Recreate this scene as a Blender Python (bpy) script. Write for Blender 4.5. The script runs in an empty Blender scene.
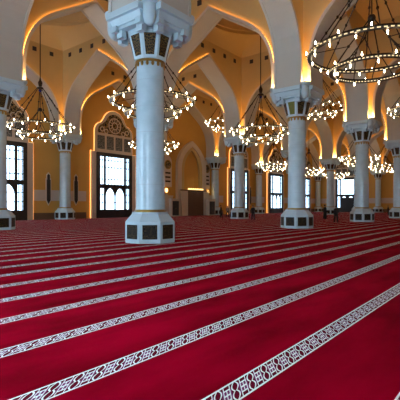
import bpy, bmesh, math, random
from mathutils import Vector, Matrix
random.seed(4)
C = bpy.context.scene.collection
PI = math.pi
L = 16.0                      # column spacing; column (i, j) stands at (16 i, 16 j)

# ------------------------------------------------------------------ materials
def node_mat(name):
    m = bpy.data.materials.new(name); m.use_nodes = True
    nt = m.node_tree
    return m, nt, nt.nodes['Principled BSDF']

def N(nt, kind, **kw):
    n = nt.nodes.new(kind)
    for k, v in kw.items(): setattr(n, k, v)
    return n

def val(nt, op, a, b=None, c=None):
    n = N(nt, 'ShaderNodeMath', operation=op)
    for i, x in enumerate((a, b, c)):
        if x is None: continue
        if isinstance(x, (int, float)): n.inputs[i].default_value = x
        else: nt.links.new(x, n.inputs[i])
    return n.outputs[0]

def mixc(nt, fac, a, b):
    n = N(nt, 'ShaderNodeMix', data_type='RGBA')
    if isinstance(fac, (int, float)): n.inputs[0].default_value = fac
    else: nt.links.new(fac, n.inputs[0])
    for i, x in ((6, a), (7, b)):
        if isinstance(x, tuple): n.inputs[i].default_value = (*x, 1)
        else: nt.links.new(x, n.inputs[i])
    return n.outputs[2]

def noise_of(nt, scale, detail=3, coord='Object', stretch=(1, 1, 1)):
    tc = N(nt, 'ShaderNodeTexCoord'); mp = N(nt, 'ShaderNodeMapping')
    mp.inputs['Scale'].default_value = stretch
    nt.links.new(tc.outputs[coord], mp.inputs[0])
    n = N(nt, 'ShaderNodeTexNoise'); n.inputs['Scale'].default_value = scale; n.inputs['Detail'].default_value = detail
    nt.links.new(mp.outputs[0], n.inputs[0])
    return n.outputs[0]

def simple(name, ca, cb=None, rough=.6, metal=0., scale=3., spec=.5):
    m, nt, b = node_mat(name)
    cb = cb or tuple(x * .85 for x in ca)
    nt.links.new(mixc(nt, noise_of(nt, scale), ca, cb), b.inputs['Base Color'])
    b.inputs['Roughness'].default_value = rough; b.inputs['Metallic'].default_value = metal
    b.inputs['Specular IOR Level'].default_value = spec
    return m

def emit(name, col, s, base=(.8, .8, .8)):
    m, nt, b = node_mat(name)
    b.inputs['Base Color'].default_value = (*base, 1)
    b.inputs['Emission Color'].default_value = (*col, 1); b.inputs['Emission Strength'].default_value = s
    return m

M = {}
M['plaster'] = simple('tan plaster', (.58, .44, .19), (.53, .40, .165), .85, scale=1.2, spec=.2)
M['wall'] = simple('ochre plaster', (.62, .36, .09), (.58, .33, .08), .85, scale=.8, spec=.2)
M['soffit'] = simple('pale plaster', (.54, .53, .46), (.50, .49, .42), .8, scale=1.2, spec=.2)
M['dome'] = simple('cream plaster', (.58, .44, .21), (.54, .41, .19), .85, scale=1., spec=.2)
M['stone'] = simple('cream stone', (.66, .58, .46), (.60, .52, .40), .6, scale=2.)
M['dado'] = simple('dado stone', (.58, .50, .40), (.52, .44, .35), .5, scale=2.)
M['plinth'] = simple('brown stone', (.16, .09, .05), (.12, .07, .04), .5)
M['dark'] = simple('dark metal', (.018, .015, .014), (.012, .011, .01), .45)
M['slot'] = simple('dark slot', (.03, .027, .025), None, .6)
M['bronze'] = simple('dark bronze', (.045, .028, .016), (.03, .02, .012), .4, .7)
M['gold'] = simple('gilding', (.42, .26, .06), (.30, .18, .04), .35, .7, 8)
M['wood'] = simple('dark wood', (.16, .075, .03), (.10, .045, .018), .5, scale=2)
M['blue'] = simple('blue enamel', (.02, .03, .30), None, .25)
M['led'] = emit('cove light', (1, .40, .08), 7.)
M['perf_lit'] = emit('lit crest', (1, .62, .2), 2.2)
M['shade_lit'] = emit('lit shade', (1, .55, .16), 6.)
M['led_soft'] = emit('window cove light', (1, .42, .09), 2.)
M['lamp'] = emit('uplight', (1, .56, .2), 150.)
M['bulb'] = emit('bulb', (1, .80, .52), 40.)
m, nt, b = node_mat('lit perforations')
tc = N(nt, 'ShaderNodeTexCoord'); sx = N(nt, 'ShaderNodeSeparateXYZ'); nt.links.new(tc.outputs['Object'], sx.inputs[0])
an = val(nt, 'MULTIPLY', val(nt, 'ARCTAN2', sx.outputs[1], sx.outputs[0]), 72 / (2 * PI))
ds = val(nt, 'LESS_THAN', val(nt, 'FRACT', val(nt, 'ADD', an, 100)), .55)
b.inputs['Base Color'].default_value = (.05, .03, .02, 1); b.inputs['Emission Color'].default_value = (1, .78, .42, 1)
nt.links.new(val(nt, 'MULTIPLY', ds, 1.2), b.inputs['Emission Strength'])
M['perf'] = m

# polished white marble in coursed drums
m, nt, b = node_mat('white marble')
vein = N(nt, 'ShaderNodeValToRGB'); nt.links.new(noise_of(nt, 2.2, 8), vein.inputs[0])
vein.color_ramp.elements[0].position = .35; vein.color_ramp.elements[1].position = .6
vein.color_ramp.elements[0].color = (.43, .57, .61, 1); vein.color_ramp.elements[1].color = (.48, .62, .66, 1)
tc = N(nt, 'ShaderNodeTexCoord'); sx = N(nt, 'ShaderNodeSeparateXYZ'); nt.links.new(tc.outputs['Object'], sx.inputs[0])
fr = val(nt, 'FRACT', val(nt, 'DIVIDE', val(nt, 'ADD', sx.outputs[2], -.25), 1.24))
seam = val(nt, 'LESS_THAN', fr, .03)
nt.links.new(mixc(nt, seam, vein.outputs[0], (.44, .55, .59)), b.inputs['Base Color'])
b.inputs['Roughness'].default_value = .16
M['marble'] = m
m, nt, b = node_mat('pale marble')
nt.links.new(mixc(nt, noise_of(nt, 3, 6), (.46, .60, .64), (.51, .65, .69)), b.inputs['Base Color']); b.inputs['Roughness'].default_value = .35
M['marble_plain'] = m

# gilded grille: dark ground with a gold scroll pattern
def grille_mat(name, sc, gold, dark, thr):
    m, nt, b = node_mat(name)
    tc = N(nt, 'ShaderNodeTexCoord'); v = N(nt, 'ShaderNodeTexVoronoi', feature='DISTANCE_TO_EDGE')
    v.inputs['Scale'].default_value = sc; nt.links.new(tc.outputs['Object'], v.inputs[0])
    f = val(nt, 'LESS_THAN', v.outputs[0], thr)
    nt.links.new(mixc(nt, f, dark, gold), b.inputs['Base Color']); nt.links.new(val(nt, 'MULTIPLY', f, .0), b.inputs['Metallic'])
    b.inputs['Roughness'].default_value = .55; b.inputs['Specular IOR Level'].default_value = .2
    return m
M['grille'] = grille_mat('gilded base grille', 11, (.13, .085, .025), (.004, .003, .003), .035)
M['grille_top'] = grille_mat('gilded capital grille', 10, (.16, .09, .02), (.010, .006, .003), .065)
M['lattice'] = grille_mat('grey lattice', 4.5, (.34, .33, .28), (.07, .085, .08), .06)
M['tracery'] = grille_mat('dark stained glass', 3.2, (.40, .28, .12), (.012, .018, .018), .07)

# window panes: daylight through obscured glass, strongest on the bright side of the building
for key, nm, st in (('pane', 'shaded daylit glass', 5.0), ('pane_bright', 'bright daylit glass', 26.)):
    m, nt, b = node_mat(nm)
    b.inputs['Base Color'].default_value = (.7, .75, .8, 1); b.inputs['Roughness'].default_value = .2
    nt.links.new(mixc(nt, noise_of(nt, 1.5), (.46, .72, 1.), (.60, .82, 1.)), b.inputs['Emission Color'])
    b.inputs['Emission Strength'].default_value = st
    M[key] = m
M['bar'] = simple('glazing bar', (.10, .12, .22), None, .5)

# red carpet with woven prayer-row bands (rows run along x, spaced along y)
m, nt, b = node_mat('red carpet')
PITCH, FAR, W, PHASE = 1.352, -10.715, .275, 0.
tc = N(nt, 'ShaderNodeTexCoord'); sx = N(nt, 'ShaderNodeSeparateXYZ'); nt.links.new(tc.outputs['Object'], sx.inputs[0])
X, Y = sx.outputs[0], sx.outputs[1]
t = val(nt, 'MULTIPLY', val(nt, 'FRACT', val(nt, 'DIVIDE', val(nt, 'ADD', Y, -FAR + W + 40 * PITCH), PITCH)), PITCH)
inband = val(nt, 'LESS_THAN', t, W)
y = val(nt, 'ADD', t, -W / 2)                      # across the band, minus on the side nearest the camera
dt = val(nt, 'ABSOLUTE', y)
def rng(x, lo, hi): return val(nt, 'MULTIPLY', val(nt, 'GREATER_THAN', x, lo), val(nt, 'LESS_THAN', x, hi))
def mx(*a):
    o = a[0]
    for q in a[1:]: o = val(nt, 'MAXIMUM', o, q)
    return o
ph = val(nt, 'FRACT', val(nt, 'ADD', val(nt, 'DIVIDE', val(nt, 'SUBTRACT', X, val(nt, 'MULTIPLY', y, 1.185)), W), PHASE))   # slanted cells
da = val(nt, 'MULTIPLY', val(nt, 'SUBTRACT', .5, val(nt, 'ABSOLUTE', val(nt, 'ADD', ph, -.5))), W)      # distance to the slanted row of leaves
lw = val(nt, 'MULTIPLY', val(nt, 'SUBTRACT', 1, val(nt, 'POWER', val(nt, 'DIVIDE', val(nt, 'ADD', dt, -.058), .060), 2)), .043)
lead = val(nt, 'SUBTRACT', da, val(nt, 'MAXIMUM', lw, 0))
oval = val(nt, 'LESS_THAN', lead, 0)
ring = rng(lead, 0, .021)
lines = mx(rng(da, .082, .095), val(nt, 'MULTIPLY', val(nt, 'LESS_THAN', dt, .010), val(nt, 'GREATER_THAN', da, .09)),
           val(nt, 'MULTIPLY', rng(dt, .055, .072), val(nt, 'GREATER_THAN', da, .09)), val(nt, 'MULTIPLY', val(nt, 'GREATER_THAN', da, .131), val(nt, 'LESS_THAN', dt, .06)))
border = val(nt, 'GREATER_THAN', dt, W / 2 - .022)
white = mx(val(nt, 'MULTIPLY', mx(lines, ring), val(nt, 'SUBTRACT', 1, oval)), border)
purple = val(nt, 'MULTIPLY', val(nt, 'GREATER_THAN', da, .06), val(nt, 'LESS_THAN', dt, .075))
mott = N(nt, 'ShaderNodeValToRGB'); nt.links.new(noise_of(nt, .9, 6, stretch=(.6, 1.6, 1)), mott.inputs[0])
mott.color_ramp.elements[0].position = .3; mott.color_ramp.elements[1].position = .68
mott.color_ramp.elements[0].color = (.17, .0, .006, 1); mott.color_ramp.elements[1].color = (.37, .0, .016, 1)
band = mixc(nt, white, mixc(nt, purple, (.13, .002, .015), (.20, .04, .13)), (.86, .90, .82))
nt.links.new(mixc(nt, inband, mott.outputs[0], band), b.inputs['Base Color'])
b.inputs['Roughness'].default_value = .95; b.inputs['Specular IOR Level'].default_value = .02
b.inputs['Sheen Weight'].default_value = .0; b.inputs['Sheen Roughness'].default_value = .3
b.inputs['Sheen Tint'].default_value = (1., .25, .4, 1)
bp = N(nt, 'ShaderNodeBump'); bp.inputs['Strength'].default_value = .25; bp.inputs['Distance'].default_value = .01
nt.links.new(noise_of(nt, 90, 2), bp.inputs['Height']); nt.links.new(bp.outputs[0], b.inputs['Normal'])
M['carpet'] = m

# ------------------------------------------------------------------ mesh helpers
def mesh_of(bm, name, mats, smooth=False):
    me = bpy.data.meshes.new(name); bm.normal_update(); bm.to_mesh(me); bm.free()
    for x in (mats if isinstance(mats, (list, tuple)) else [mats]): me.materials.append(M[x])
    if smooth:
        for p in me.polygons: p.use_smooth = True
        if smooth != 'all':
            me.set_sharp_from_angle(angle=math.radians(35))
    return me

def link(name, me, parent=None, loc=(0, 0, 0), rz=0):
    o = bpy.data.objects.new(name, me); C.objects.link(o)
    o.location = loc; o.rotation_euler = (0, 0, rz)
    if parent: o.parent = parent
    return o

def obj(name, bm, mats, parent=None, smooth=False, loc=(0, 0, 0), rz=0):
    return link(name, mesh_of(bm, name, mats, smooth), parent, loc, rz)

def thing(name, label, cat, loc, group=None, rz=0):
    o = link(name, None, None, loc, rz); return tag(o, label, cat, group)

def tag(o, label, cat, group=None):
    o['label'] = label; o['category'] = cat; o['kind'] = 'thing'
    if group: o['group'] = group
    return o

def struct(o): o['kind'] = 'structure'; return o

def box(bm, x0, x1, y0, y1, z0, z1, mi=0):
    v = [bm.verts.new(p) for p in ((x0, y0, z0), (x1, y0, z0), (x1, y1, z0), (x0, y1, z0), (x0, y0, z1), (x1, y0, z1), (x1, y1, z1), (x0, y1, z1))]
    for q in ((3, 2, 1, 0), (4, 5, 6, 7), (0, 1, 5, 4), (1, 2, 6, 5), (2, 3, 7, 6), (3, 0, 4, 7)):
        bm.faces.new([v[k] for k in q]).material_index = mi
    return bm

def B(): return bmesh.new()

def lathe(bm, prof, n=32, a0=0., caps=True, closed=False):
    rings = []
    for r, z in prof:
        rings.append([bm.verts.new((r * math.cos(a0 + 2 * PI * k / n), r * math.sin(a0 + 2 * PI * k / n), z)) for k in range(n)])
    pairs = list(zip(rings, rings[1:])) + ([(rings[-1], rings[0])] if closed else [])
    for a, c in pairs:
        for k in range(n): bm.faces.new((a[k], a[(k + 1) % n], c[(k + 1) % n], c[k]))
    if caps and not closed:
        bm.faces.new(rings[0][::-1]); bm.faces.new(rings[-1])
    return bm

def octa(bm, prof):           # prof holds apothems; flats face x, y and the diagonals
    return lathe(bm, [(a / math.cos(PI / 8), z) for a, z in prof], 8, PI / 8)

def tube(bm, p, q, r, n=6):
    p, q = Vector(p), Vector(q); d = (q - p).normalized()
    u = d.orthogonal().normalized(); w = d.cross(u); A = []; D = []
    for k in range(n):
        c = u * math.cos(2 * PI * k / n) + w * math.sin(2 * PI * k / n)
        A.append(bm.verts.new(p + c * r)); D.append(bm.verts.new(q + c * r))
    for k in range(n): bm.faces.new((A[k], A[(k + 1) % n], D[(k + 1) % n], D[k]))
    bm.faces.new(A[::-1]); bm.faces.new(D)
    return bm

def ball(bm, c, r, sz=1.0, u=8, v=5):
    bmesh.ops.create_uvsphere(bm, u_segments=u, v_segments=v, radius=r, matrix=Matrix.Translation(c) @ Matrix.Diagonal((1, 1, sz, 1)))
    return bm

def prism(bm, poly, y0, y1, mi=0):      # poly of (x, z), extruded from y0 to y1
    a = [bm.verts.new((x, y0, z)) for x, z in poly]; c = [bm.verts.new((x, y1, z)) for x, z in poly]
    n = len(poly); fs = []
    fs.append(bm.faces.new(a)); fs.append(bm.faces.new(c[::-1]))
    for k in range(n): fs.append(bm.faces.new((a[k], c[k], c[(k + 1) % n], a[(k + 1) % n])))
    for f in fs: f.material_index = mi
    bmesh.ops.recalc_face_normals(bm, faces=fs)
    return bm

def ribbon(bm, outer, inner, y0, y1, mi=0):   # band between two open polylines of equal length, extruded
    n = len(outer); g = lambda pl, y: [bm.verts.new((x, y, z)) for x, z in pl]
    of, ob, jf, jb = g(outer, y0), g(outer, y1), g(inner, y0), g(inner, y1); fs = []
    for k in range(n - 1):
        for q in ((of[k], of[k + 1], jf[k + 1], jf[k]), (ob[k + 1], ob[k], jb[k], jb[k + 1]),
                  (of[k + 1], of[k], ob[k], ob[k + 1]), (jf[k], jf[k + 1], jb[k + 1], jb[k])):
            fs.append(bm.faces.new(q))
    fs.append(bm.faces.new((of[0], jf[0], jb[0], ob[0]))); fs.append(bm.faces.new((jf[-1], of[-1], ob[-1], jb[-1])))
    for f in fs: f.material_index = mi
    bmesh.ops.recalc_face_normals(bm, faces=fs)
    return bm

def offset(pl, d):            # pushes a polyline sideways by d (to its left)
    out = []
    for k, (x, z) in enumerate(pl):
        a = pl[max(k - 1, 0)]; c = pl[min(k + 1, len(pl) - 1)]
        dirs = []
        for p, q in ((a, (x, z)), ((x, z), c)):
            l = math.hypot(q[0] - p[0], q[1] - p[1])
            if l > 1e-6: dirs.append(((q[0] - p[0]) / l, (q[1] - p[1]) / l))
        n0 = (-dirs[0][1], dirs[0][0]); n1 = (-dirs[-1][1], dirs[-1][0])
        mx, mz = n0[0] + n1[0], n0[1] + n1[1]; l2 = (mx * mx + mz * mz) / 2 or 1
        out.append((x + mx * d / max(l2, .6), z + mz * d / max(l2, .6)))
    return out

# ------------------------------------------------------------------ the hall: floor, walls, arches, domes
U0, U1, V0, V1, GAP = -16., 96., -32., 32., .9
T, ZS, ZT = .95, 10.7, 21.0          # half thickness of arch walls, springing, top of arch walls
bm = B(); box(bm, U0 - 2, U1 + 2, V0 - 2, V1 + 2, -.3, 0)
struct(obj('floor', bm, 'carpet'))
def wall(name, x0, x1, y0, y1):
    bm = B(); box(bm, x0, x1, y0, y1, -.3, ZT); return struct(obj(name, bm, 'wall'))
wall('wall_far', U0 - 2, U1 + 2, V1 + GAP, V1 + 2)
wall('wall_right', U1 + GAP, U1 + 2, V0 - 2, V1 + GAP)
wall('wall_left', U0 - 2, U0 - GAP, V0 - 2, V1 + GAP)
wall('wall_back', U0 - 2, U1 + 2, V0 - 2, V0 - GAP)

half = [(6.39, ZS), (6.39, 11.6)]
for k in range(0, 11):
    q = k / 10
    half.append(((1 - q) ** 2 * 6.39 + 2 * q * (1 - q) * 6.39 + q * q * 4.0, (1 - q) ** 2 * 12.2 + 2 * q * (1 - q) * 15.22 + q * q * 16.78))
half.append((2.0, 18.04))
edge = [(-x, z) for x, z in half] + [(0, 19.3)] + [(x, z) for x, z in half[::-1]]   # left springing over the apex to the right

def arch_mesh(y0, y1, faces):
    bm = B(); top = [(max(-8 + T, min(8 - T, x * 1.086)), ZT) for x, z in edge]
    top[0] = (-8 + T, ZS); top[-1] = (8 - T, ZS); top[1] = (-8 + T, 11.6); top[-2] = (8 - T, 11.6)
    top[2] = (-8 + T, ZT); top[-3] = (8 - T, ZT)
    n = len(edge)
    vs = {}
    for y in (y0, y1):
        vs[y] = ([bm.verts.new((x, y, z)) for x, z in top], [bm.verts.new((x, y, z)) for x, z in edge])
    for k in range(n - 1):
        (tf, ef), (tb, eb) = vs[y0], vs[y1]
        bm.faces.new((ef[k], ef[k + 1], tf[k + 1], tf[k])); bm.faces.new((eb[k + 1], eb[k], tb[k], tb[k + 1]))
        f = bm.faces.new((ef[k + 1], ef[k], eb[k], eb[k + 1])); f.material_index = 1
    for k in (0, n - 1):
        (tf, ef), (tb, eb) = vs[y0], vs[y1]
        try: bm.faces.new((tf[k], ef[k], eb[k], tb[k]) if k == 0 else (ef[k], tf[k], tb[k], eb[k])).material_index = 1
        except ValueError: pass
    for s in faces:           # raised lip round the opening
        y = y0 if s < 0 else y1
        ribbon(bm, offset(edge, .16), offset(edge, -.04), y - .02 * s, y + s * .13, 1); ribbon(bm, offset(edge, .21), offset(edge, -.04), y + s * .13, y + s * .17, 1)
    bmesh.ops.recalc_face_normals(bm, faces=bm.faces)
    return mesh_of(bm, 'arch_wall', ['plaster', 'soffit'])

def led_mesh(s):
    bm = B(); a = edge[0:]; y = s * T
    ribbon(bm, offset(a, .19), offset(a, .162), y - .01 * s, y + s * .125)
    return mesh_of(bm, 'cove_light', 'led')
arch_me = arch_mesh(-T, T, (-1, 1)); led_me = {s: led_mesh(s) for s in (-1, 1)}
def arch(x, y, rz, sides):
    o = struct(link('arch_wall', arch_me, None, (x, y, 0), rz))
    for s in sides: link('cove_light', led_me[s], o)
for j in range(-2, 3):
    for i in range(-1, 6):
        arch((i + .5) * L, j * L, 0, [s for s in (-1, 1) if -2 < j + s * .5 + 0 < 2 or (j == -2 and s == 1) or (j == 2 and s == -1)])
for i in range(-1, 7):
    for j in range(-2, 2):   # local -y turns to world +x after a quarter turn
        arch(i * L, (j + .5) * L, PI / 2, [s for s in (-1, 1) if -1 <= i - s * .5 <= 6])
bm = B(); box(bm, -T, T, -T, T, ZS, ZT)
core_me = mesh_of(bm, 'pier', 'plaster')
for i in range(-1, 7):
    for j in range(-2, 3): struct(link('pier', core_me, None, (i * L, j * L, 0)))

# pendentive and dome of one bay
bm = B(); n = 64; rows = []
def sq(a, h):
    c, s = math.cos(a), math.sin(a); k = h / max(abs(c), abs(s)); return c * k, s * k
for q in range(9):
    f = q / 8; g = 1 - (1 - f) ** 2 if f < 1 else 1
    ring = []
    for k in range(n):
        a = 2 * PI * k / n + PI / 4
        x0, y0 = sq(a, 8 - T + .02); x1, y1 = 6.1 * math.cos(a), 6.1 * math.sin(a)
        ring.append(bm.verts.new((x0 + (x1 - x0) * f, y0 + (y1 - y0) * f, ZT - .02 + 1.5 * g)))
    rows.append(ring)
for dr, dz in ((6.1, .35), (5.85, .35)):
    rows.append([bm.verts.new((dr * math.cos(2 * PI * k / n + PI / 4), dr * math.sin(2 * PI * k / n + PI / 4), ZT + 1.48 + dz)) for k in range(n)])
for q in range(1, 9):
    a = q / 9 * PI / 2
    rows.append([bm.verts.new((5.85 * math.cos(a) * math.cos(2 * PI * k / n + PI / 4), 5.85 * math.cos(a) * math.sin(2 * PI * k / n + PI / 4), ZT + 1.83 + 4.2 * math.sin(a))) for k in range(n)])
for a, c in zip(rows, rows[1:]):
    for k in range(n): bm.faces.new((a[k], c[k], c[(k + 1) % n], a[(k + 1) % n]))
bm.faces.new(rows[-1][::-1])
dome_me = mesh_of(bm, 'ceiling', 'dome', True)
for i in range(-1, 6):
    for j in range(-2, 2): struct(link('ceiling', dome_me, None, ((i + .5) * L, (j + .5) * L, 0)))

# skirting, dado band on the long far wall and on the right wall
def band(name, mat, z0, z1, d, far, right):
    bm = B()
    for a, c in far: box(bm, a, c, V1 + GAP - d, V1 + GAP + .1, z0, z1)
    if far: struct(obj(name + '_far', bm, mat))
    else: bm.free()
    bm = B()
    for a, c in right: box(bm, U1 + GAP - d, U1 + GAP + .1, a, c, z0, z1)
    struct(obj(name + '_right', bm, mat))
segs = []; x = U0 - .8
for i in range(-1, 6):
    w = 4.2 if i != 2 else 4.0
    segs.append((x, (i + .5) * L - w)); x = (i + .5) * L + w
segs.append((x, U1 + .8))
rsegs = []; y = V0 - .8
for j in range(-2, 2):
    rsegs.append((y, (j + .5) * L - 4.2)); y = (j + .5) * L + 4.2
rsegs.append((y, V1 + .8))
band('baseboard', 'plinth', 0, .85, .06, segs, rsegs)
band('trim_dado', 'dado', 2.35, 3.7, .05, segs, rsegs)

# ------------------------------------------------------------------ windows
def arc(cx, cz, r, a0, a1, n=8):
    return [(cx + r * math.cos(math.radians(a0 + (a1 - a0) * k / n)), cz + r * math.sin(math.radians(a0 + (a1 - a0) * k / n))) for k in range(n + 1)]
hs = [(4.05, 0), (4.05, 9.35), (3.45, 9.35), (3.45, 12.0)] + arc(2.15, 12.2, 1.3, 0, 80, 6) + arc(0, 13.35, 2.05, 22, 84, 6)
sur_right = hs; sur = hs + [(0, 15.4)] + [(-x, z) for x, z in hs[::-1]]      # counter-clockwise from the right foot
sur_in = [(x * .78, 9.35 + (z - 9.35) * .84 + .35) for x, z in hs[4:]]
def window_meshes():
    W = {}
    bm = B(); prism(bm, sur, -.22, .0); W['surround'] = mesh_of(bm, 'surround', 'stone')
    bm = B(); ribbon(bm, offset(sur, -.06), offset(sur, -.005), -.17, -.02); W['cove_light'] = mesh_of(bm, 'cove_light', 'led_soft')
    bm = B()
    xs = [(-3.2, -2.72), (-2.0, -1.68), (1.68, 2.0), (2.72, 3.2)]
    for a, c in xs: box(bm, a, c, -.42, -.2, 0, 9.2)
    for a, c in ((0, 1.2), (4.2, 4.78), (8.7, 9.25)): box(bm, -3.15, 3.15, -.40, -.2, a, c)
    box(bm, -.1, .1, -.39, -.2, 0, 4.5)
    for s in (-1, 1):         # spandrels over the two pointed door lights
        cx = s * .9
        for d in (-1, 1):
            prism(bm, [(cx + d * .82, 3.2), (cx + d * .82, 4.4), (cx, 4.4), (cx, 4.3), (cx + d * .45, 3.95), (cx + d * .70, 3.5)], -.38, -.22)
        box(bm, cx - .65, cx + .65, -.44, -.38, .2, 1.0)
    for s in (-1, 1): box(bm, s * 2.42 - .35, s * 2.42 + .35, -.44, -.38, .2, 1.0)
    W['frame'] = mesh_of(bm, 'frame', 'dark')
    bm = B()
    for a, c in ((-2.9, -1.95), (-1.72, 1.72), (1.95, 2.9)):
        box(bm, a, c, -.26, -.23, 1.2, 4.4); box(bm, a, c, -.26, -.23, 4.7, 8.9)
    W['glass'] = mesh_of(bm, 'glass', 'pane'); W['glass_bright'] = W['glass'].copy(); W['glass_bright'].materials[0] = M['pane_bright']
    bm = B()
    for x in (-2.62, -2.22, -1.15, -.57, 0, .57, 1.15, 2.22, 2.62): box(bm, x - .06, x + .06, -.30, -.24, 4.7, 8.9)
    for z in (5.5, 7.2, 8.2): box(bm, -2.9, 2.9, -.295, -.24, z - .06, z + .06)
    for x in (-2.62, -2.22, 2.22, 2.62): box(bm, x - .06, x + .06, -.30, -.24, 1.2, 4.4)
    for z in (2.2, 3.3): box(bm, -2.9, 2.9, -.295, -.24, z - .05, z + .05)
    W['glazing_bars'] = mesh_of(bm, 'glazing_bars', 'bar')
    bm = B(); box(bm, -.62, .62, -.27, -.2, 9.75, 11.65); W['lattice_panel'] = mesh_of(bm, 'lattice_panel', 'lattice')
    bm = B(); h2 = [(2.95, 12.0)] + arc(1.95, 12.3, 1.0, 0, 80, 6) + arc(0, 13.3, 1.6, 20, 84, 6)
    prism(bm, h2 + [(0, 14.92)] + [(-x, z) for x, z in h2[::-1]], -.27, -.2); W['tracery'] = mesh_of(bm, 'tracery', 'tracery')
    bm = B()
    for r in (.55, 1.15):
        p = arc(0, 13.25, r, 0, 360, 24); q = arc(0, 13.25, r - .13, 0, 360, 24); ribbon(bm, p, q, -.33, -.25)
    for k in range(12):
        a = k * PI / 6
        tube(bm, (.5 * math.cos(a), -.29, 13.25 + .5 * math.sin(a)), (1.1 * math.cos(a), -.29, 13.25 + 1.1 * math.sin(a)), .05, 4)
    for s in (-1, 1):
        for cx, cz in ((2.25, 12.55), (1.55, 12.3)):
            ribbon(bm, arc(s * cx, cz, .36, 0, 360, 12), arc(s * cx, cz, .26, 0, 360, 12), -.33, -.25)
    W['rosette'] = mesh_of(bm, 'rosette', 'stone')
    bm = B()
    for s in (-1, 1):
        box(bm, s * .86 - .8, s * .86 + .8, -.45, -.38, .1, 3.9); 
    W['door_panel'] = mesh_of(bm, 'door_panel', 'dark')
    return W
WM = window_meshes(); wn = 0
def window(x, y, rz, doors=False, glass='glass'):
    global wn; wn += 1
    o = struct(link('window_%d' % wn, WM['surround'], None, (x, y, 0), rz))
    for k in ('cove_light', 'frame', 'glazing_bars', 'tracery'): link(k, WM[k], o)
    link('glass', WM[glass], o)
    t_ = [c for c in o.children if c.name.startswith('tracery')][0]; link('rosette', WM['rosette'], t_)
    for k in range(4): link('lattice_panel', WM['lattice_panel'], o, (-2.4 + 1.6 * k, 0, 0))
    if doors: link('door_panel', WM['door_panel'], o)
for i in range(-1, 6):
    if i != 2: window((i + .5) * L + {1: .55, 3: 1.3, 4: 1.0, 5: .8}.get(i, 0), V1 + GAP, 0)
for j in range(-2, 2): window(U1 + GAP, (j + .5) * L, -PI / 2, True)
for j in range(-2, 2): window(U0 - GAP, (j + .5) * L, PI / 2, False, 'glass_bright')

# ------------------------------------------------------------------ columns
def diag(me_bm, k): return me_bm
CM = {}
bm = B(); octa(bm, [(1.14, 0), (1.16, .04), (1.16, 1.0), (1.12, 1.04), (.86, 1.36), (.86, 1.44)]); CM['base'] = mesh_of(bm, 'base', 'marble_plain')
bm = B(); box(bm, -.34, .34, -1.185, -1.15, .2, .86); CM['base_grille'] = mesh_of(bm, 'base_grille', 'grille')
bm = B(); lathe(bm, [(.74, 1.44), (.76, 1.46), (.76, 1.52), (.71, 1.56)], 32); CM['gilded_ring'] = mesh_of(bm, 'gilded_ring', 'gold', True)
bm = B(); lathe(bm, [(.70, 1.56), (.685, 4), (.665, 8.62)], 40); CM['shaft'] = mesh_of(bm, 'shaft', 'marble', True)
bm = B(); lathe(bm, [(.69, 8.55), (.72, 8.58), (.72, 8.66)], 32)
for k in range(16):
    a = 2 * PI * (k + .5) / 16; c, s = math.cos(a), math.sin(a)
    ball(bm, (.66 * c, .66 * s, 8.47), .085, 1.5, 6, 4)
CM['gilded_fringe'] = mesh_of(bm, 'gilded_fringe', 'gold', True)
bm = B(); octa(bm, [(.70, 8.66), (.74, 8.70), (1.0, 9.82), (1.06, 9.88), (1.06, 9.98)]); CM['capital'] = mesh_of(bm, 'capital', 'marble_plain')
bm = B()
v = [bm.verts.new(p) for p in ((-.19, -.775, 8.82), (.19, -.775, 8.82), (.285, -.995, 9.74), (-.285, -.995, 9.74), (-.19, -.70, 8.82), (.19, -.70, 8.82), (.285, -.90, 9.74), (-.285, -.90, 9.74))]
for q in ((0, 1, 2, 3), (7, 6, 5, 4), (1, 5, 6, 2), (4, 0, 3, 7), (3, 2, 6, 7), (4, 5, 1, 0)): bm.faces.new([v[k] for k in q])
CM['capital_grille'] = mesh_of(bm, 'capital_grille', 'grille_top')
# stepped corbel block carrying the four arches
bm = B(); octa(bm, [(1.08, 9.98), (1.15, 10.02), (1.15, 10.2)])
def frust(bm, ax, a0, a1, w0, w1, z0, z1):
    P = []
    for a, w, z in ((a0, w0, z0), (a1, w1, z1)):
        for sx_, sy_ in ((-1, -1), (1, -1), (1, 1), (-1, 1)):
            x, y = sx_ * a, sy_ * w
            P.append(bm.verts.new((x, y, z) if ax == 0 else (y, x, z)))
    fs = [bm.faces.new([P[k] for k in q]) for q in ((3, 2, 1, 0), (4, 5, 6, 7), (0, 1, 5, 4), (1, 2, 6, 5), (2, 3, 7, 6), (3, 0, 4, 7))]
    bmesh.ops.recalc_face_normals(bm, faces=fs)
box(bm, -1.17, 1.17, -1.17, 1.17, 9.99, 10.7)
for ax in (0, 1):
    def bx(a0, a1, w0, w1, z0, z1):
        (x0, x1), (y0, y1) = ((a0, a1), (w0, w1)) if ax == 0 else ((w0, w1), (a0, a1)); box(bm, x0, x1, y0, y1, z0, z1)
    frust(bm, ax, 1.42, 1.42, .92, .92, 9.97, 10.12); frust(bm, ax, 1.50, 1.64, .97, 1.02, 10.12, 10.40); frust(bm, ax, 1.80, 1.80, 1.10, 1.10, 10.40, 10.70)
    for sa in (-1, 1):
        for sb in (-1, 1):   # stepped blocks hanging under each arm
            bx(*sorted((sa * 1.08, sa * 1.36)), *sorted((sb * .48, sb * .86)), 9.62, 9.98)
            bx(*sorted((sa * 1.36, sa * 1.58)), *sorted((sb * .66, sb * 1.0)), 9.86, 10.14)
CM['corbel'] = mesh_of(bm, 'corbel', 'marble_plain')
bm = B(); lathe(bm, [(.04, 9.72), (.17, 9.80), (.26, 9.95), (.30, 10.15), (.30, 10.66), (.38, 10.72), (.42, 10.78), (.42, 10.94), (.36, 10.94)], 20)
CM['bracket'] = mesh_of(bm, 'bracket', 'marble_plain', True)
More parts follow.
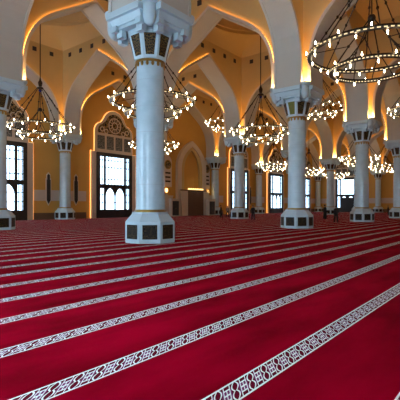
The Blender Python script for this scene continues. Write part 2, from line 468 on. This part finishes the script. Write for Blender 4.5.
bm = B(); lathe(bm, [(.32, 10.93), (.32, 10.97)], 16); CM['uplight'] = mesh_of(bm, 'uplight', 'lamp')
M['green'] = grille_mat('yellow green grille', 9, (.20, .17, .03), (.13, .16, .03), .07)
GREEN = CM['capital_grille'].copy(); GREEN.materials[0] = M['green']
def column(i, j, label):
    r = thing('marble_column', label, 'column', (i * L, j * L, 0), 'marble columns of the hall')
    for k in ('base', 'gilded_ring', 'shaft', 'gilded_fringe', 'capital', 'corbel'): link(k, CM[k], r)
    for k in range(8):
        link('base_grille', CM['base_grille'], r, (0, 0, 0), k * PI / 4)
        g = link('capital_grille', CM['capital_grille'], r, (0, 0, 0), k * PI / 4)
        if (i, j, k) == (1, 0, 6): g.data = GREEN; g['label'] = 'yellow-green capital panel'
    for sx_, sy_ in ((-1, -1), (1, -1), (1, 1), (-1, 1)):
        if not (U0 < i * L + sx_ < U1) or not (V0 < j * L + sy_ < V1): continue
        bkt = link('bracket', CM['bracket'], r, (sx_ * 1.23, sy_ * 1.23, 0)); link('uplight', CM['uplight'], bkt)
COLS = {
 (0, 0): 'large white marble column standing nearest, tall in the middle left of the hall',
 (1, 0): 'second nearest marble column, right of centre with a yellow-green capital panel',
 (2, 0): 'marble column right of the second nearest one, below a bright corbel lamp',
 (3, 0): 'marble column at the right edge with only part of its base in the photo',
 (0, 1): 'marble column cut by the left edge, seen mostly as capital and corbel',
 (1, 1): 'marble column hidden almost wholly behind the nearest large column',
 (2, 1): 'marble column in front of the dark window right of the prayer niche',
 (3, 1): 'marble column hidden almost wholly behind the second nearest column',
 (4, 1): 'slim distant marble column midway between the two right-hand large columns',
 (5, 1): 'distant marble column tucked behind the column right of the end window',
 (6, 1): 'small distant marble column against the end wall, right of its doorway',
 (1, 2): 'marble column against the far wall between the two left windows',
 (2, 2): 'marble column on the far wall, hidden behind the nearest large column',
 (3, 2): 'marble column against the far wall just right of the prayer niche',
 (4, 2): 'marble column against the far wall under a lamp, second right of the prayer niche',
 (5, 2): 'marble column against the far wall, mostly behind the second nearest column',
 (6, 2): 'marble column in the far right corner where the long wall meets the end wall',
}
for (i, j), lab in COLS.items(): column(i, j, lab)

# ------------------------------------------------------------------ chandeliers
H = {}
Z1, R1, Z2, R2, ZH, ZI = 9.65, 3.1, 8.75, 2.0, 14.1, 11.4
def hoop(R, z):
    bm = B(); lathe(bm, [(R - .10, z - .09), (R + .10, z - .09), (R + .13, z), (R + .10, z + .09), (R - .10, z + .09)], 72, closed=True); 
    return bm
def spots(R, n, z):
    out = []
    for k in range(n):
        a = 2 * PI * (k + .25) / n
        rr, dz, up = (R + .17, .0, 1) if k % 2 else (R - .13, -.08, -1)
        out.append((rr * math.cos(a), rr * math.sin(a), z + dz, up))
    return out
S1, S2 = spots(R1, 28, Z1), spots(R2, 18, Z2)
def ring_bm(R, z, S):
    bm = hoop(R, z)
    for x, y, zz, up in S:
        l = math.hypot(x, y); k = R / l
        tube(bm, (x * k, y * k, z), (x, y, zz), .03, 5); lathe_at = [(.05, -.05), (.09, .03)]
        bmesh.ops.create_cone(bm, segments=7, radius1=.035, radius2=.065, depth=.08, cap_ends=True, matrix=Matrix.Translation((x, y, zz)))
    return bm
H['upper_ring'] = mesh_of(ring_bm(R1, Z1, S1), 'upper_ring', 'bronze'); H['lower_ring'] = mesh_of(ring_bm(R2, Z2, S2), 'lower_ring', 'bronze')
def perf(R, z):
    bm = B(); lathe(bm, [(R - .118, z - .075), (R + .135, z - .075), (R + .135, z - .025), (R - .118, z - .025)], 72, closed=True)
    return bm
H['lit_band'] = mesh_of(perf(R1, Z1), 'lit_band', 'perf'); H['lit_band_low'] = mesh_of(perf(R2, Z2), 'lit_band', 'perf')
def bulb_bm(up):
    bm = B(); lathe(bm, [(.02, .03), (.034, .07), (.036, .11), (.024, .17), (.006, .22)], 7) if up else lathe(bm, [(.006, -.22), (.024, -.17), (.036, -.09), (.02, .0)], 7); return bm
H['bulb'] = mesh_of(bulb_bm(1), 'bulb', 'bulb', 'all'); H['bulb_low'] = mesh_of(bulb_bm(0), 'bulb', 'bulb', 'all')
bm = B(); lathe(bm, [(.05, ZH - .75), (.28, ZH - .6), (.30, ZH - .5), (.12, ZH - .42), (.18, ZH - .25), (.22, ZH), (.10, ZH + .25), (.05, ZH + .5)], 16); H['hub'] = mesh_of(bm, 'hub', 'bronze', True)
bm = B(); lathe(bm, [(.02, ZH - .95), (.17, ZH - .82), (.17, ZH - .76), (.05, ZH - .70)], 12); H['hub_finial'] = mesh_of(bm, 'finial', 'blue', True)
bm = B(); ball(bm, (0, 0, ZI), .2, 1, 12, 8); tube(bm, (0, 0, ZI), (0, 0, ZH - .7), .03); H['inner_hub'] = mesh_of(bm, 'inner_hub', 'bronze', True)
bm = B(); tube(bm, (0, 0, ZH + .4), (0, 0, ZT + 6.03), .05); H['rod'] = mesh_of(bm, 'rod', 'bronze')
UP = 5.4                       # the chandeliers of the central nave hang higher
bm = B(); tube(bm, (0, 0, ZH + .4), (0, 0, ZT + 6.03 - UP), .05); H['short_rod'] = mesh_of(bm, 'rod', 'bronze')
def chain(k, n, r0, z0, R, z):
    bm = B(); a = 2 * PI * (k + .5) / n; c, s = math.cos(a), math.sin(a)
    p, q = Vector((r0 * c, r0 * s, z0)), Vector((R * c, R * s, z)); tube(bm, p, q, .032, 5)
    for f in (.3, .5, .7): ball(bm, p.lerp(q, f), .075, 1.3, 6, 4)
    return mesh_of(bm, 'chain', 'bronze')
H['chains'] = [chain(k, 8, .24, ZH - .5, R1, Z1 + .08) for k in range(8)]
def brace(k):
    bm = B(); a = 2 * PI * k / 6; c, s = math.cos(a), math.sin(a)
    p = Vector((.15 * c, .15 * s, ZI - .1)); q = Vector((1.15 * c, 1.15 * s, 10.0)); tube(bm, p, q, .035, 5); ball(bm, q, .08, 1, 6, 4)
    for d in (-.28, .28):
        tube(bm, q, (R2 * math.cos(a + d), R2 * math.sin(a + d), Z2 + .08), .028, 5)
    tube(bm, q, (R1 * c, R1 * s, Z1 + .05), .022, 4)
    return mesh_of(bm, 'brace', 'bronze')
H['braces'] = [brace(k) for k in range(6)]
def chandelier(i, j, label):
    r = thing('chandelier', label, 'chandelier', ((i + .5) * L, (j + .5) * L, UP if i == 2 else 0), 'two-tier ring chandeliers')
    u = link('upper_ring', H['upper_ring'], r); w = link('lower_ring', H['lower_ring'], r)
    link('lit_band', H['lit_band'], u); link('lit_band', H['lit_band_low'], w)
    link('rod', H['short_rod' if i == 2 else 'rod'], r); h = link('hub', H['hub'], r); link('finial', H['hub_finial'], h); link('inner_hub', H['inner_hub'], r)
    for c in H['chains']: link('chain', c, r)
    for c in H['braces']: link('brace', c, r)
    for S in (S1, S2):
        for x, y, z, up in S: link('bulb', H['bulb' if up > 0 else 'bulb_low'], r, (x, y, z))
CHAN = {
 (0, -1): 'largest ring chandelier, hanging close at the upper right of the photo',
 (0, 0): 'ring chandelier seen on both sides of the nearest large column',
 (0, 1): 'leftmost ring chandelier, hanging in front of the far wall windows',
 (1, -1): 'ring chandelier at the right edge, only its left rim showing',
 (1, 0): 'ring chandelier hanging before the bright arch left of the second nearest column',
 (1, 1): 'small ring chandelier peeking out low behind the nearest large column',
 (2, 0): 'ring chandelier hung high right of the second nearest capital, below the largest one',
 (2, 1): 'small ring chandelier hung high under an arch, above and right of the prayer niche',
 (3, 0): 'distant ring chandelier behind the column right of the end window',
 (3, 1): 'distant ring chandelier overlapping the window left of the second nearest column',
 (4, 0): 'distant ring chandelier to the right of the column near the right edge',
 (4, 1): 'distant ring chandelier just right of the second nearest shaft, low down',
 (5, 0): 'farthest ring chandelier at the right edge, beyond the last columns',
 (5, 1): 'farthest ring chandelier in front of the end wall window',
}
for (i, j), lab in CHAN.items(): chandelier(i, j, lab)

# ------------------------------------------------------------------ square vents high in the bays
bm = B(); box(bm, -.24, .24, -.05, .03, -.24, .24); box(bm, -.19, .19, -.07, -.05, -.19, .19); vent_me = mesh_of(bm, 'vent', 'slot')
for i, j in ((0, 0), (0, 1), (1, 0), (1, 1), (2, 0), (2, 1), (3, 0), (3, 1)):
    for k in range(6):
        d = -5.5 + 2.2 * k
        for x, y, rz in (((i + .5) * L + d, (j + 1) * L - T, 0), ((i + 1) * L - T, (j + .5) * L + d, -PI / 2)):
            tag(link('wall_vent', vent_me, None, (x, y, 20.2), rz), 'small square dark vent high on a bay wall under the domes', 'vent', 'square vents under the domes')

# ------------------------------------------------------------------ prayer niche, screen, plaques, wall panels
MX, MY = 2.52 * L + 1.5, V1 + GAP
def keel(w, z0, zs, za, n=8):
    out = [(w, z0), (w, zs)]
    for k in range(1, n + 1):
        q = k / n; out.append(((1 - q) ** 2 * w + 2 * q * (1 - q) * w * .95, (1 - q) ** 2 * zs + 2 * q * (1 - q) * (zs + (za - zs) * .62) + q * q * za))
    return out
def both(h): return h + [(-x, z) for x, z in h[-2::-1]]
o = thing('prayer_niche', 'pointed prayer niche framed in pale stone on the far wall', 'prayer niche', (MX, MY, 0))
bm = B(); ribbon(bm, both(keel(3.9, 0, 8.6, 13.2)), both(keel(2.9, 0, 8.2, 12.2)), -.55, .05); obj('outer_frame', bm, 'stone', o)
bm = B(); ribbon(bm, both(keel(2.9, 0, 8.2, 12.2)), both(keel(2.1, 0, 8.0, 11.5)), -.40, .05); obj('inner_frame', bm, 'plaster', o)
bm = B(); prism(bm, both(keel(2.1, 0, 8.0, 11.5)), -.06, .04)
box(bm, -2.1, 2.1, -.14, -.05, 7.1, 7.3)
for s in (-1, 1): box(bm, s * 1.2 - .08, s * 1.2 + .08, -.14, -.05, 0, 7.1)
obj('recess', bm, 'wall', o)
o = thing('wooden_screen', 'dark wooden screen standing across the prayer niche', 'screen', (MX, MY - 1.2, 0))
bm = B(); box(bm, -2.15, 2.15, -.1, .1, 0, 4.4)
for k in range(6): box(bm, -2.1 + k * .7 + .05, -2.1 + k * .7 + .65, -.15, -.1, .3, 4.1)
obj('panel', bm, 'wood', o)
for s in (-1, 1):
    bm = B(); box(bm, s * 2.95 - .8, s * 2.95 + .8, -.1, .1, 0, 4.25); obj('side_panel', bm, 'stone', o)
bm = B(); box(bm, -3.8, 3.8, -.2, .2, 4.3, 4.5); obj('rail', bm, 'wood', o)
bm = B()
for k in range(7):
    prism(bm, arc(-1.8 + .6 * k, 4.5, .28, 0, 180, 8), -.14, .02)
obj('lit_crest', bm, 'perf_lit', o)
for x, lab in ((2.33 * L - 1.6, 'dark doored cabinet beside the left side of the wooden screen'), (2.98 * L - 3.0, 'dark doored cabinet in front of the column right of the prayer niche')):
    o = thing('cabinet', lab, 'cabinet', (x, MY - (1.75 if x < 40 else 2.4), 0))
    bm = B(); box(bm, -.95, .95, -.3, .3, 0, 2.75); box(bm, -1.02, 1.02, -.34, .34, 2.75, 2.9); obj('body', bm, 'stone', o)
    for s in (-1, 1):
        bm = B(); box(bm, s * .38 - .36, s * .38 + .36, -.36, -.3, .15, 2.5); d = obj('door', bm, 'slot', o)
        bm = B(); ball(bm, (s * .1, -.39, 1.3), .04); obj('knob', bm, 'gold', d)
for x, lab in ((2.185 * L + .9, 'pale arched plaque with gold medallion left of the prayer niche'), (2.845 * L + .9, 'pale arched plaque with gold medallion right of the prayer niche')):
    o = thing('wall_plaque', lab, 'plaque', (x, MY, 0))
    bm = B(); prism(bm, both(keel(.95, 4.9, 9.0, 10.3)), -.14, .02); obj('panel', bm, 'stone', o)
    bm = B(); ribbon(bm, arc(0, 8.6, .78, 0, 360, 24), arc(0, 8.6, .62, 0, 360, 24), -.22, -.13); obj('medallion_rim', bm, 'gold', o)
    bm = B(); prism(bm, arc(0, 8.6, .62, 0, 345, 23), -.18, -.13); obj('medallion', bm, 'tracery', o)
    bm = B()
    for z in (7.2, 6.5, 5.8): box(bm, -.6, .6, -.18, -.13, z - .14, z + .14)
    obj('inscription', bm, 'grille_top', o)
    bm = B(); box(bm, -1.25, 1.25, -.12, .02, 0, 3.3); box(bm, -1.3, 1.3, -.2, .02, 3.3, 3.45); struct(obj('trim_1' if x < 40 else 'trim_2', bm, 'stone', None, False, (x, MY, 0)))
for x, lab in ((2.185 * L + .3, 'small warm lamp glowing on the pale panel left of the prayer niche'), (2.845 * L + .9, 'small warm lamp glowing on the pale panel right of the prayer niche')):
    o = thing('wall_lamp', lab, 'lamp', (x, MY, 0))
    bm = B(); box(bm, -.12, .12, -.22, .0, 3.75, 4.0); tube(bm, (0, -.15, 3.9), (0, -.42, 3.95), .04); obj('bracket', bm, 'gold', o)
    bm = B(); bm2 = lathe(bm, [(.10, 3.95), (.20, 4.15), (.22, 4.4), (.12, 4.6)], 12); bmesh.ops.translate(bm, verts=bm.verts, vec=(0, -.42, 0)); obj('lamp_shade', bm, 'shade_lit', o)
pan = B(); box(pan, -.25, .25, -.16, .0, 2.45, 5.0); prism(pan, [(-.17, 5.0), (.17, 5.0), (.17, 5.55), (0, 5.75), (-.17, 5.55)], -.15, 0); prism(pan, [(-.25, 2.45), (0, 1.95), (.25, 2.45)], -.16, 0)
pan_me = mesh_of(pan, 'panel', 'slot')
fr_ = B(); prism(fr_, [(-.36, 2.4), (0, 1.75), (.36, 2.4), (.36, 5.15), (.26, 5.2), (.26, 5.65), (0, 5.95), (-.26, 5.65), (-.26, 5.2), (-.36, 5.15)], -.1, .02)
fr_me = mesh_of(fr_, 'frame', 'stone')
WP = [(.885, 'tall slim dark wall niche left of the column between the two left windows'), (1.135, 'tall slim dark wall niche right of the column between the two left windows'),
      (3.10, 'tall slim dark wall niche right of the column beside the prayer niche'), (3.86, 'tall slim dark wall niche just left of the far column under a lamp'),
      (4.13, 'tall slim dark wall niche just right of the far column under a lamp')]
for u, lab in WP:
    o = thing('wall_niche', lab, 'niche', (u * L, MY, 0), 'slim dark niches on the far wall')
    link('frame', fr_me, o); link('panel', pan_me, o)

# ------------------------------------------------------------------ visitors
M['skin'] = simple('skin', (.35, .20, .13), None, .6); M['hair'] = simple('hair', (.015, .011, .01), None, .7)
def person(x, y, face, label, h, top, low, stride=.12, long_=False):
    r = thing('person', label, 'person', (x, y, 0), None, face); k = h / 1.75
    tname, lname = top, low
    V = []; E = []; R = []
    def add(p, rad, par=None):
        V.append(Vector(p) * k); R.append(rad * k)
        if par is not None: E.append((par, len(V) - 1))
        return len(V) - 1
    pel = add((0, 0, .95), .185); wai = add((0, 0, 1.10), .165, pel); che = add((0, .01, 1.30), .20, wai); nb = add((0, 0, 1.46), .075, che)
    nk = add((0, .0, 1.53), .055, nb); hd = add((0, -.015, 1.62), .088, nk); tp = add((0, 0, 1.70), .075, hd)
    nose = add((0, -.105, 1.62), .018, hd)
    for s in (-1, 1):
        ear = add((s * .09, 0, 1.62), .018, hd)
        hp = add((s * .095, 0, .88), .125, pel); kn = add((s * .10, -s * stride * .5 - .02, .50), .095, hp)
        an = add((s * .105, -s * stride, .09), .075, kn); to = add((s * .12, -s * stride - .15, .045), .05, an)
        sh = add((s * .19, .01, 1.40), .085, che); el = add((s * .25, .03 + s * .03, 1.12), .066, sh); wr = add((s * .25, -.06 + s * .07, .88), .032, el)
        pm = add((s * .25, -.07 + s * .08, .81), .034, wr)
        for f in range(4):
            a = add((s * .25, -.105 + s * .08 + f * .022, .755), .011, pm); add((s * .243, -.105 + s * .08 + f * .022, .71 + .01 * abs(f - 1)), .009, a)
        a = add((s * .235, -.11 + s * .08, .80), .012, pm); add((s * .225, -.125 + s * .08, .765), .010, a)
    me = bpy.data.meshes.new('body'); me.from_pydata([tuple(v) for v in V], E, [])
    o = bpy.data.objects.new('body', me); C.objects.link(o); o.parent = r
    md = o.modifiers.new('s', 'SKIN'); o.modifiers.new('d', 'SUBSURF').levels = 1; o.modifiers['d'].render_levels = 1
    for q, rad in enumerate(R): me.skin_vertices[0].data[q].radius = (rad, rad)
    me.skin_vertices[0].data[0].use_root = True
    bpy.context.view_layer.update()
    me2 = bpy.data.meshes.new_from_object(o.evaluated_get(bpy.context.evaluated_depsgraph_get()))
    o.modifiers.clear(); o.data = me2
    me2.materials.clear()
    for q in ('skin', tname, lname): me2.materials.append(M[q])
    for p in me2.polygons:
        p.use_smooth = True; c = p.center / k
        hand = abs(c.x) > .2 and c.z < .87
        p.material_index = 0 if c.z > 1.50 or hand else (1 if c.z > (.95) or (abs(c.x) > .19) else 2)
    bm = B(); bmesh.ops.create_uvsphere(bm, u_segments=14, v_segments=9, radius=.108 * k, matrix=Matrix.Translation((0, .02 * k, 1.665 * k)))
    for v_ in list(bm.verts):
        if v_.co.z < 1.60 * k or (v_.co.y < -.045 * k and v_.co.z < 1.70 * k): bm.verts.remove(v_)
    obj('hair', bm, 'hair', r, True)
    if long_:
        bm = B(); lathe(bm, [(.24, .12), (.21, .5), (.185, .95), (.18, 1.05)], 16, caps=False)
        for v_ in bm.verts: v_.co *= k
        obj('robe', bm, lname, r, True)
    return r
M['navy'] = simple('navy cloth', (.012, .014, .022), None, .9); M['black'] = simple('black cloth', (.010, .009, .010), None, .9); M['grey'] = simple('grey cloth', (.16, .16, .18), None, .9)
person(34.65, 20.93, .6, 'standing person in dark clothes left of the mid column base, beside another', 1.82, 'black', 'black')
person(36.88, 21.35, -.5, 'person in a pale grey top standing just left of the mid column base', 1.72, 'grey', 'navy')
person(28.83, 11.91, -.8, 'person in dark clothes walking right of the mid column base', 1.76, 'black', 'navy', .22)
person(36.07, 5.81, .9, 'tall person in a long black robe right of the second nearest column', 1.85, 'black', 'black', .08, True)
person(27.86, 1.32, 2.4, 'person in black clothes standing nearest, left of the right-hand column base', 1.72, 'black', 'black', .18)
person(66.02, 5.97, .5, 'distant person in dark clothes at the right edge near the last column base', 1.75, 'black', 'navy')

# ------------------------------------------------------------------ camera, world, view
cam = bpy.data.cameras.new('camera'); co = bpy.data.objects.new('camera', cam); C.objects.link(co)
co.location = (-13.959, -14.380, 1.75); co.rotation_euler = (PI / 2, 0, .6795 - PI / 2)
cam.lens = 36 * 410 / 400; cam.sensor_width = 36; cam.shift_y = .014; cam.clip_end = 500
S = bpy.context.scene; S.camera = co
w = bpy.data.worlds.new('world'); S.world = w; w.use_nodes = True
w.node_tree.nodes['Background'].inputs[0].default_value = (.5, .65, .9, 1); w.node_tree.nodes['Background'].inputs[1].default_value = .3
S.view_settings.view_transform = 'Standard'; S.view_settings.look = 'None'; S.view_settings.gamma = 1; S.view_settings.use_curve_mapping = False
S.view_settings.exposure = 0.0
S.cycles.use_denoising = True; S.cycles.sample_clamp_indirect = 6.0
S.cycles.max_bounces = 8; S.cycles.diffuse_bounces = 5; S.cycles.caustics_reflective = False; S.cycles.caustics_refractive = False
